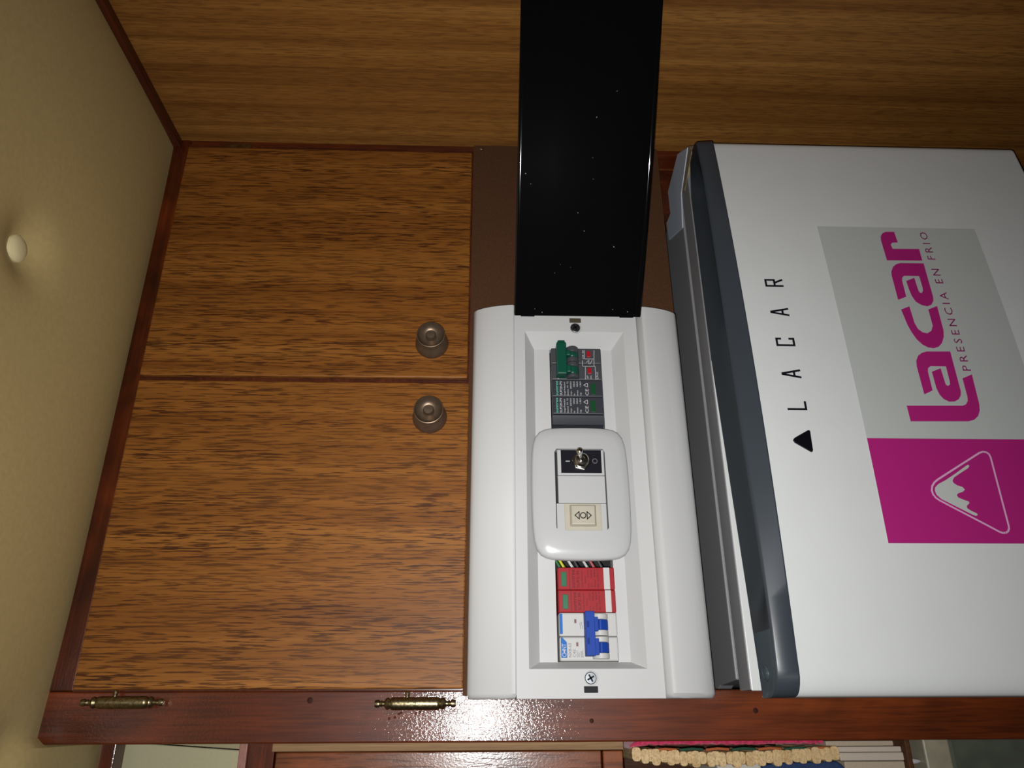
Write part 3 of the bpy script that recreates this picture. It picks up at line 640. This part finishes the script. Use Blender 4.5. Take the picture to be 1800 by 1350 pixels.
# slate handle strip along the door's top edge
def lerp(pts, x):
    for (a_, b_), (c_, d_) in zip(pts, pts[1:]):
        if x <= c_: return b_ + (d_ - b_) * max(0, (x - a_)) / (c_ - a_)
    return pts[-1][1]
FP = [(0.0092, -0.0870), (0.0316, -0.0895), (0.0526, -0.0906), (0.1118, -0.0897), (0.1718, -0.0872), (0.2868, -0.0836), (0.3621, -0.0815), (0.4311, -0.0782), (0.4790, -0.0712)]
EP = [(0.0092, -0.0565), (0.0566, -0.0529), (0.1865, -0.0425), (0.2687, -0.0362), (0.44, -0.0358), (0.4790, -0.048)]
rings = []; rings2 = []
hxs = [0.0092, 0.0098, 0.0112, 0.0135, 0.0170, 0.0210, 0.0255] + [0.031 + (0.470 - 0.031) * i / 44 for i in range(45)] + [0.4740, 0.4770, 0.4790]
for x in hxs:
    e_ = x - 0.0092; k = 0.0
    if e_ < 0.016: kk = 1 - e_ / 0.016; k = 0.014 * (1 - math.sqrt(max(0, 1 - kk * kk)))
    e2_ = 0.4790 - x
    if e2_ < 0.006: kk = 1 - e2_ / 0.006; k = max(k, 0.005 * (1 - math.sqrt(max(0, 1 - kk * kk))))
    yf = lerp(FP, x) + k; yb = lerp(EP, x)
    yg = min(y_door(max(min(x, DX1 - 0.003), 0.0315)) - 0.0018 + k, yf - 0.001)
    sc = max(0.0, min(1.0, (x - 0.05) / 0.05)) * max(0.0, min(1.0, (0.462 - x) / 0.03)); sc = sc * sc * (3 - 2 * sc) * 0.0115
    wdt = yb - yf
    prof = [(yb, ZT - 0.0008), (yb - wdt * 0.06, ZT), (yb - wdt * 0.12, ZT - 0.0001 - sc * 0.25), (yb - wdt * 0.28, ZT - 0.0003 - sc * 0.8), (yb - wdt * 0.5, ZT - 0.0003 - sc), (yb - wdt * 0.70, ZT - 0.0003 - sc * 0.75), (yb - wdt * 0.86, ZT - sc * 0.18),
            (yf + 0.0016, ZT), (yf + 0.0004, ZT - 0.0006), (yf - 0.0002, ZT - 0.0018), (yg, DZ1 - 0.0012), (yg + 0.0005, DZ1 - 0.0022), (yg + 0.0024, DZ1 - 0.0022), (yb, DZ1 + 0.0001)]
    rings.append([(x, y, z) for y, z in prof[:8] + [(yf + 0.0016, DZ1 + 0.0001), (yb, DZ1 + 0.0001)]])
    rings2.append([(x, y, z) for y, z in prof[7:13] + [(yf + 0.0016, DZ1 + 0.0001)]])
hs = MB().loft(rings2).build('handle_strip', FGREY, fd, smooth=True, label='slate grey handle strip')
kk = [i for i, x in enumerate(hxs) if x > 0.050][0]  # beyond this ring the strip's top takes the painted-shade tone
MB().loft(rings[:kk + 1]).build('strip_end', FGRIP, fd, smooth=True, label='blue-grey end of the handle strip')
MB().loft(rings[kk:]).build('finger_grip', FGRIP_SHADE, fd, smooth=True, label='hollowed finger grip with its shade painted in')
p = at(1346, 1184, -0.073)
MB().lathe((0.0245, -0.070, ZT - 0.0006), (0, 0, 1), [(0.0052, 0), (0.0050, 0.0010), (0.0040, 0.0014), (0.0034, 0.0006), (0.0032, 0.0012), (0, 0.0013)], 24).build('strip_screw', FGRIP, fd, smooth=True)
# hinge cover at the wall side
hc = MB().prism_z([(0.5100, -0.0158), (0.4905, -0.0475), (0.4640, -0.0125), (0.4300, -0.0040), (0.4500, 0.0456), (0.4852, 0.0475), (0.4979, 0.0399)], ZT - 0.0005, ZT + 0.0008).build('hinge_cover', FHINGE, fr, bevel=0.0004)
MB().prism_z([(0.4900, -0.0500), (0.4780, -0.0560), (0.4590, -0.0230), (0.4640, -0.0140)], ZT - 0.006, ZT + 0.0003).build('yellowed_seal', FDIRT, fr)
# black lettering and emblem on the door
def onD(u, v):
    y = -0.09
    for _ in range(6): q = at(u, v, y); y = y_door(q.x)
    return (q.x, q.z)
def letter(ch, u, v):
    x, z = onD(u, v); h, w_ = 0.0066, 0.0029; t = 0.0017
    S = {'L': [[(-1, 1), (-1, -1), (1, -1)]], 'A': [[(-1, -1), (-0.12, 1), (0.12, 1), (1, -1)], [(-0.7, -0.35), (0.7, -0.35)]],
         'C': [[(1, 0.55), (1, 1), (-1, 1), (-1, -1), (1, -1), (1, -0.55)]], 'R': [[(-1, -1), (-1, 1), (1, 1), (1, -0.05), (-0.8, -0.05)], [(0.05, -0.05), (1, -1)]]}[ch]
    b = MB()
    for path in S:
        for (a0, b0), (a1, b1) in zip(path, path[1:]):
            A = Vector((x + a0 * w_, z + b0 * h)); B = Vector((x + a1 * w_, z + b1 * h)); d = (B - A).normalized(); A = A - d * t * 0.45; B = B + d * t * 0.45; qn = Vector((-d.y, d.x)) * t / 2
            q4 = [A + qn, B + qn, B - qn, A - qn]
            b.add([(k.x, y_door(k.x) - 0.0006, k.y) for k in q4], [(0, 1, 2, 3)])
    return b.build('letter_' + ch.lower(), BLACKL, fd)
for ch, u, v in (('L', 1400, 713.5), ('A', 1390.3, 657.5), ('C', 1380, 601.7), ('A', 1370, 549), ('R', 1360, 498)):
    letter(ch, u, v)
tri = [onD(*q) for q in ((1393, 775), (1394, 772), (1397, 769.5), (1419, 757), (1421.5, 757), (1423, 759), (1428, 792), (1427.5, 795), (1425, 795.5), (1396, 779))]
b = MB().loft([[(x, y_door(x) - 0.0003, z) for x, z in tri], [(x, y_door(x) - 0.0016, z) for x, z in tri]]); b.build('black_triangle_badge', mat('black_gloss_badge', (0.004, 0.004, 0.006, 1), 0.2), fd, bevel=0.0004)
# the sticker
SXa, SXb = onD(1560, 955)[0], onD(1437, 398)[0]
SZt, SZb = (onD(1437, 398)[1] + onD(1560, 955)[1]) / 2, onD(1712, 402)[1]
SXp = onD(1525, 770.5)[0]
def sheet(x0, x1, z0, z1, eps, name, mt, thick=0.0002):
    n_ = 24; q = [x0 + (x1 - x0) * i / n_ for i in range(n_ + 1)]
    b = MB().prism_z([(x, y_door(x) - eps) for x in q] + [(x, y_door(x) - eps + thick) for x in reversed(q)], z0, z1)
    return b.build(name, mt, fd)
sheet(SXa, SXb, SZb, SZt, 0.0003, 'sticker', STICK)
sheet(SXa, SXp, SZb, SZt, 0.0005, 'pink_square', PINK)
def tr5(p): return onD(1500 + p[0] / 3.553, 390 + p[1] / 3.553)
def tr6(p): return onD(1500 + p[0] / 5.4, 750 + p[1] / 5.4)
GL = {'l': [(330, 1150), (680, 1150), (700, 1142), (711, 1120), (709, 1095), (678, 980), (737, 955), (783, 1140), (786, 1180), (776, 1215), (752, 1238), (715, 1248), (355, 1248)],
      'a': [(602, 812), (668, 1060), (668, 1085), (655, 1110), (630, 1124), (595, 1125), (560, 1108), (535, 1080), (515, 1040), (487, 938), (542, 917), (568, 1000), (575, 1020), (588, 1027), (600, 1018), (599, 1000), (575, 905), (480, 903), (464, 915), (463, 938), (492, 1055), (440, 1080), (393, 905), (390, 870), (400, 840), (425, 820), (455, 812)],
      'c': [(295, 550), (347, 530), (380, 635), (400, 670), (430, 693), (460, 698), (484, 683), (493, 652), (465, 550), (520, 528), (560, 680), (562, 720), (550, 760), (530, 782), (500, 792), (465, 787), (430, 770), (392, 735), (360, 690), (335, 645), (314, 595)],
      'a_': [(436, 262), (495, 470), (497, 495), (485, 520), (460, 530), (425, 523), (388, 502), (362, 465), (345, 425), (327, 372), (378, 352), (403, 430), (412, 445), (425, 447), (432, 432), (429, 412), (408, 342), (314, 340), (303, 350), (302, 370), (328, 470), (277, 490), (237, 340), (234, 315), (244, 285), (264, 267), (290, 260)],
      'r': [(252, 65), (275, 132), (240, 133), (231, 145), (243, 171), (408, 172), (428, 245), (207, 243), (170, 118), (168, 95), (178, 75), (200, 65)]}
for k, pts in GL.items():
    poly_decal([tr5(p) for p in pts], 0, 0.0007, y_door).build('logo_letter_' + k.strip('_'), PINK, fd)
x0_, x1_ = tr5((700, 932))[0], tr5((438, 68))[0]
zb1 = tr5((724, 930))[1]; zb0 = tr5((460, 72))[1]; zt1 = tr5((672, 905))[1]
text_mesh('PRESENCIA EN FRIO', (x0_, x1_), (zb1 + zb0) / 2, 0.0064, 0, 0.0007, y_door, space=1.45).build('slogan', PURP, fd)
stroke_decal([tr6(p) for p in ((1190, 252), (1080, 322), (980, 386), (880, 450), (800, 502), (765, 530), (742, 568), (739, 610), (752, 645), (778, 678), (815, 703), (900, 748), (1000, 800), (1130, 868), (1260, 936), (1380, 1000), (1410, 1010), (1440, 1010), (1462, 995), (1471, 970), (1467, 940), (1430, 800), (1380, 610), (1330, 420), (1297, 295), (1282, 265), (1258, 247), (1225, 241))], 0.0013, 0, 0.0008, y_door, True).build('mountain_outline', PINKL, fd)
poly_decal([tr6(p) for p in ((1095, 375), (1085, 395), (1000, 450), (950, 485), (935, 515), (945, 537), (980, 560), (1030, 575), (1052, 600), (1035, 620), (990, 635), (975, 652), (990, 675), (1050, 700), (1090, 713), (1095, 730), (1070, 755), (1075, 777), (1110, 800), (1165, 825), (1175, 840), (1160, 850), (1130, 840), (1000, 775), (830, 690), (785, 650), (768, 610), (770, 580), (800, 548), (870, 510), (960, 450), (1070, 370), (1085, 365))], 0, 0.0008, y_door).build('mountain_snow', SNOW, fd)
b = MB()
for fx in (0.05, 0.43):
    for fy in (0.07, 0.32): b.lathe((fx, fy, -0.505), (0, 0, 1), [(0.012, 0), (0.012, 0.006)], 14)
b.build('feet', BLACKL, fr)
# plinth the fridge stands on
o = MB().box(0.0165, XW, 0.05, 0.40, -Z0, -0.505).build('fridge_plinth', SHELF); tag(o, 'dark wooden plinth under the small fridge', 'plinth')

# ------------------------------------------------------------------ neighbouring cabinet beyond the post, 10 cm further back
LY = 0.10
nb = thing('side_cabinet', (-0.2, 0.25, -0.95), 'set-back wooden cabinet beyond the glossy post, at the photo\'s lower edge', 'cabinet')
MB().box(-0.45, -0.0187, LY + 0.02, 0.395, -0.95, -0.50).build('base', SHELF, nb)
MB().box(-0.45, -0.0187, LY - 0.001, LY + 0.018, 0.3025, 0.316).build('top_rail', VARNX, nb, bevel=0.001)
MB().box(-0.45, -0.0187, LY, LY + 0.018, at(480, 1340, LY).z, at(433, 1340, LY).z).build('middle_rail', VARNX, nb, bevel=0.001)
MB().box(-0.45, -0.0187, LY - 0.0025, LY + 0.016, at(433, 1340, LY).z, at(420, 1330, LY).z).build('rail_edge', mat('pinkish_edge_wood', (0.30, 0.13, 0.10, 1), 0.5, speckle=0.1), nb, bevel=0.0008)
xs_ = at(800, 1319.5, LY).x
MB().box(xs_, -0.0187, LY - 0.002, LY + 0.016, at(1095, 1310, LY).z, at(480, 1310, LY).z).build('edge_strip', PLY, nb, bevel=0.0006)
MB().box(-0.45, xs_ - 0.0006, LY + 0.003, LY + 0.018, at(1058, 1335, LY).z, at(482, 1335, LY).z).build('drawer_front', WOODL, nb, bevel=0.001)
MB().box(-0.45, xs_ - 0.0006, LY - 0.001, LY + 0.018, at(1095, 1335, LY).z, at(1060, 1335, LY).z).build('lower_rail', WOODL, nb, bevel=0.001)
b = MB().box(-0.45, -0.020, 0.205, 0.215, 0.17, 0.305)
b.build('niche_back', mat('cream_lining', (0.42, 0.36, 0.20, 1), 0.5, speckle=0.04), nb)
q0, q1 = at(207, 1304, 0.13), at(422, 1319, 0.13)
b = MB().loft([[(q0.x + 0.0, 0.13, q0.z), (q1.x, 0.13, q1.z), (-0.45, 0.13, q1.z), (-0.45, 0.13, q0.z)], [(q0.x, 0.136, q0.z), (q1.x, 0.136, q1.z), (-0.45, 0.136, q1.z), (-0.45, 0.136, q0.z)]])
b.build('cream_panel', mat('cream_panel_vinyl', (0.42, 0.39, 0.24, 1), 0.5, speckle=0.03), nb, bevel=0.001)
MB().box(-0.45, -0.0187, 0.30, 0.31, -0.5, at(1095, 1335, LY).z).build('compartment_back', SHELF, nb)
MB().box(-0.0187, -0.0150, LY + 0.001, 0.395, -0.95, 0.30).build('side_panel', SHELF, nb)

# things standing edge-on in its lower compartment, on a thin shelf
SHZ = at(1593, 1350, LY + 0.012).z
MB().box(-0.45, -0.0188, LY + 0.006, 0.299, SHZ - 0.004, SHZ).build('shelf', SHELF, nb, bevel=0.0006)
IY = LY + 0.012
def slab(name, u0, u1, v0, v1, y, dep, mt, bev=0.001):
    a_ = at(u0, (v0 + v1) / 2, y); c_ = at(u1, (v0 + v1) / 2, y); p0 = at(u0, v0, y).x; p1 = at(u0, v1, y).x
    return MB().box(p0, p1, y, y + dep, min(a_.z, c_.z), max(a_.z, c_.z)).build(name, mt, bevel=bev)
REDF = mat('raspberry_chenille', (0.50, 0.020, 0.085, 1), 0.9, speckle=0.35, bscale=420, bump=0.9, sheen=0.5)
pa, pb = at(1106, 1308, IY), at(1446, 1308, IY)
rings = []
nn = 60; rnd = random.Random(5)
for i in range(nn + 1):
    t = i / nn; z = pa.z + (pb.z - pa.z) * t
    hw = 0.0024 + rnd.uniform(-0.0004, 0.0004); 
    if t < 0.04: hw *= 0.5 + t / 0.08
    xc = -0.0222 - (0.004 * math.exp(-t / 0.03))
    rings.append([(xc - hw, IY, z), (xc - hw * 0.4, IY - 0.0016, z), (xc + hw * 0.4, IY - 0.0016, z), (xc + hw, IY, z), (xc + hw, IY + 0.10, z), (xc - hw, IY + 0.10, z)])
o = MB().loft(rings).build('fluffy_mat', REDF, smooth=True); tag(o, 'raspberry red fluffy mat standing edge-on beside the glossy post', 'mat')
# wooden bead mat
bm_ = thing('wooden_mat', (-0.032, IY, at(1470, 1330, IY).z), 'mat of small pale wooden pieces standing edge-on next to the red fluffy mat', 'mat')
us = []
u = 1119.0
while u < 1472: us.append(u); u += 11.6 + 3.4 * math.sin(len(us) * 1.9)
PALE = wood('pale_pine', (0.80, 0.62, 0.36, 1), (0.74, 0.54, 0.29, 1), (0.62, 0.42, 0.20, 1), (0.25, 0.12, 0.05, 1), fine=(600, 600, 60), axis='y', grainamt=0.4, rough=0.5)
for i, u in enumerate(us):
    t = (u - 1119) / 353
    v = 1327 + 9 * math.sin(math.pi * min(1, t * 1.05)) * (1 - 0.3 * t) - 2 * t + (1.2 if i % 2 else -1.2)
    p = at(u, v, IY); r = 0.0036 if i % 3 else 0.0041
    sq = lambda q: math.copysign(abs(q) ** 0.62, q)
    prof = [(p.x + r * (1.35 + 0.25 * (i % 2)) * sq(math.cos(2 * math.pi * k / 16)), p.z + r * 0.98 * sq(math.sin(2 * math.pi * k / 16))) for k in range(16)]
    MB().prism(prof, IY - 0.001 * (i % 2), IY + 0.07).build('wooden_piece', PALE, bm_, smooth=True, bevel=0.0003)
for i in range(7):
    u0, u1 = 1150 + i * 46, 1190 + i * 46
    p0, p1 = at(u0, 1319 - i * 0.4, IY), at(u1, 1318 - i * 0.4, IY)
    cm = mat('green_cord', (0.012, 0.07, 0.035, 1), 0.8) if i % 2 else mat('orange_cord', (0.42, 0.11, 0.03, 1), 0.8)
    MB().tube([(p0.x, IY + 0.002, p0.z), ((p0.x + p1.x) / 2 + 0.0008, IY + 0.0005, (p0.z + p1.z) / 2), (p1.x, IY + 0.002, p1.z)], 0.0011, 8).build('cord', cm, bm_, smooth=True)
# blue pouch, white cloth, booklets, cable, jar
pz0, pz1 = at(1486, 1350, IY).z, at(1342, 1345, IY).z
xa_ = at(1400, 1341, IY).x
o = MB().loft([[(xa_ - 0.030, IY + 0.004 + q, pz1), (xa_ - 0.002 + q * 0, IY + 0.004 + q, pz1), (xa_, IY + q, (pz0 * 0.2 + pz1 * 0.8)), (xa_ + 0.0010, IY + q, pz0 + 0.006), (xa_ - 0.003, IY + q, pz0), (xa_ - 0.030, IY + q, pz0)] for q in (0, 0.08)]).build('fabric_pouch', mat('navy_fabric', (0.012, 0.035, 0.11, 1), 0.8, speckle=0.2, bump=0.4), bevel=0.002); tag(o, 'navy blue fabric pouch under the wooden mat', 'pouch')
o = slab('folded_cloth', 1262, 1340, 1343, 1375, IY + 0.004, 0.07, mat('white_cloth', (0.5, 0.48, 0.43, 1), 0.8, bump=0.3), 0.002); tag(o, 'off-white folded cloth beside the navy pouch', 'cloth')
PAPER = mat('cream_page_block', (0.46, 0.37, 0.27, 1), 0.7, speckle=0.08, bscale=900)
PAPER2 = mat('pale_page_block', (0.54, 0.46, 0.37, 1), 0.7, speckle=0.06, bscale=900)
for (u0, u1, v0, v1, y, mt, lab) in ((1452, 1568, 1302.5, 1311.5, IY + 0.014, PAPER, 'tan booklet standing edge-on, closest to the glossy post'), (1450, 1569, 1312.5, 1322.5, IY + 0.002, PAPER2, 'palest booklet standing edge-on, second from the glossy post'),
                                 (1477, 1578, 1323, 1337.5, IY, PAPER2, 'cream booklet standing edge-on, third from the glossy post'), (1486, 1592, 1338.5, 1362, IY + 0.001, PAPER, 'thick tan booklet standing edge-on, farthest from the glossy post')):
    a_ = at(u0, (v0 + v1) / 2, y)
    bk = MB().box(at(u0, v0, y).x, at(u0, v1, y).x, y, y + 0.12, SHZ, a_.z).build('booklet', mt, bevel=0.0008)
    tag(bk, lab, 'booklet', 'booklets standing in the side compartment')
p = at(1607, 1338, IY + 0.01); p.z = at(1626, 1330, IY).z + 0.0106
o = MB().lathe((p.x, p.y, p.z), (0, 0.15, 1), [(0.0004, -0.0105), (0.0016, -0.008), (0.0022, -0.004), (0.0010, 0.0), (0.0018, 0.004), (0.0015, 0.008), (0.0004, 0.0105)], 14).build('plastic_clip', WHITE, smooth=True); tag(o, 'tiny white plastic clip below the booklets', 'clip')
jc = thing('storage_tin', (-0.06, IY + 0.045, -0.4995), 'grey-green storage tin with a pale lid in the photo\'s lower right corner', 'tin')
j0, j1 = at(1672, 1330, IY).z, at(1626, 1330, IY).z
MB().box(-0.105, -0.0205, IY, IY + 0.09, -0.4995, j0).build('body', mat('grey_green_plastic', (0.085, 0.095, 0.070, 1), 0.3, speckle=0.15, bscale=60), jc, bevel=0.003, segs=3)
MB().box(-0.106, -0.0200, IY - 0.001, IY + 0.091, j0, j1).build('lid', mat('pale_olive_plastic', (0.30, 0.27, 0.19, 1), 0.35, speckle=0.1, bscale=80), jc, bevel=0.0015)

for o in bpy.data.objects:
    if '_org' in o: del o['_org']
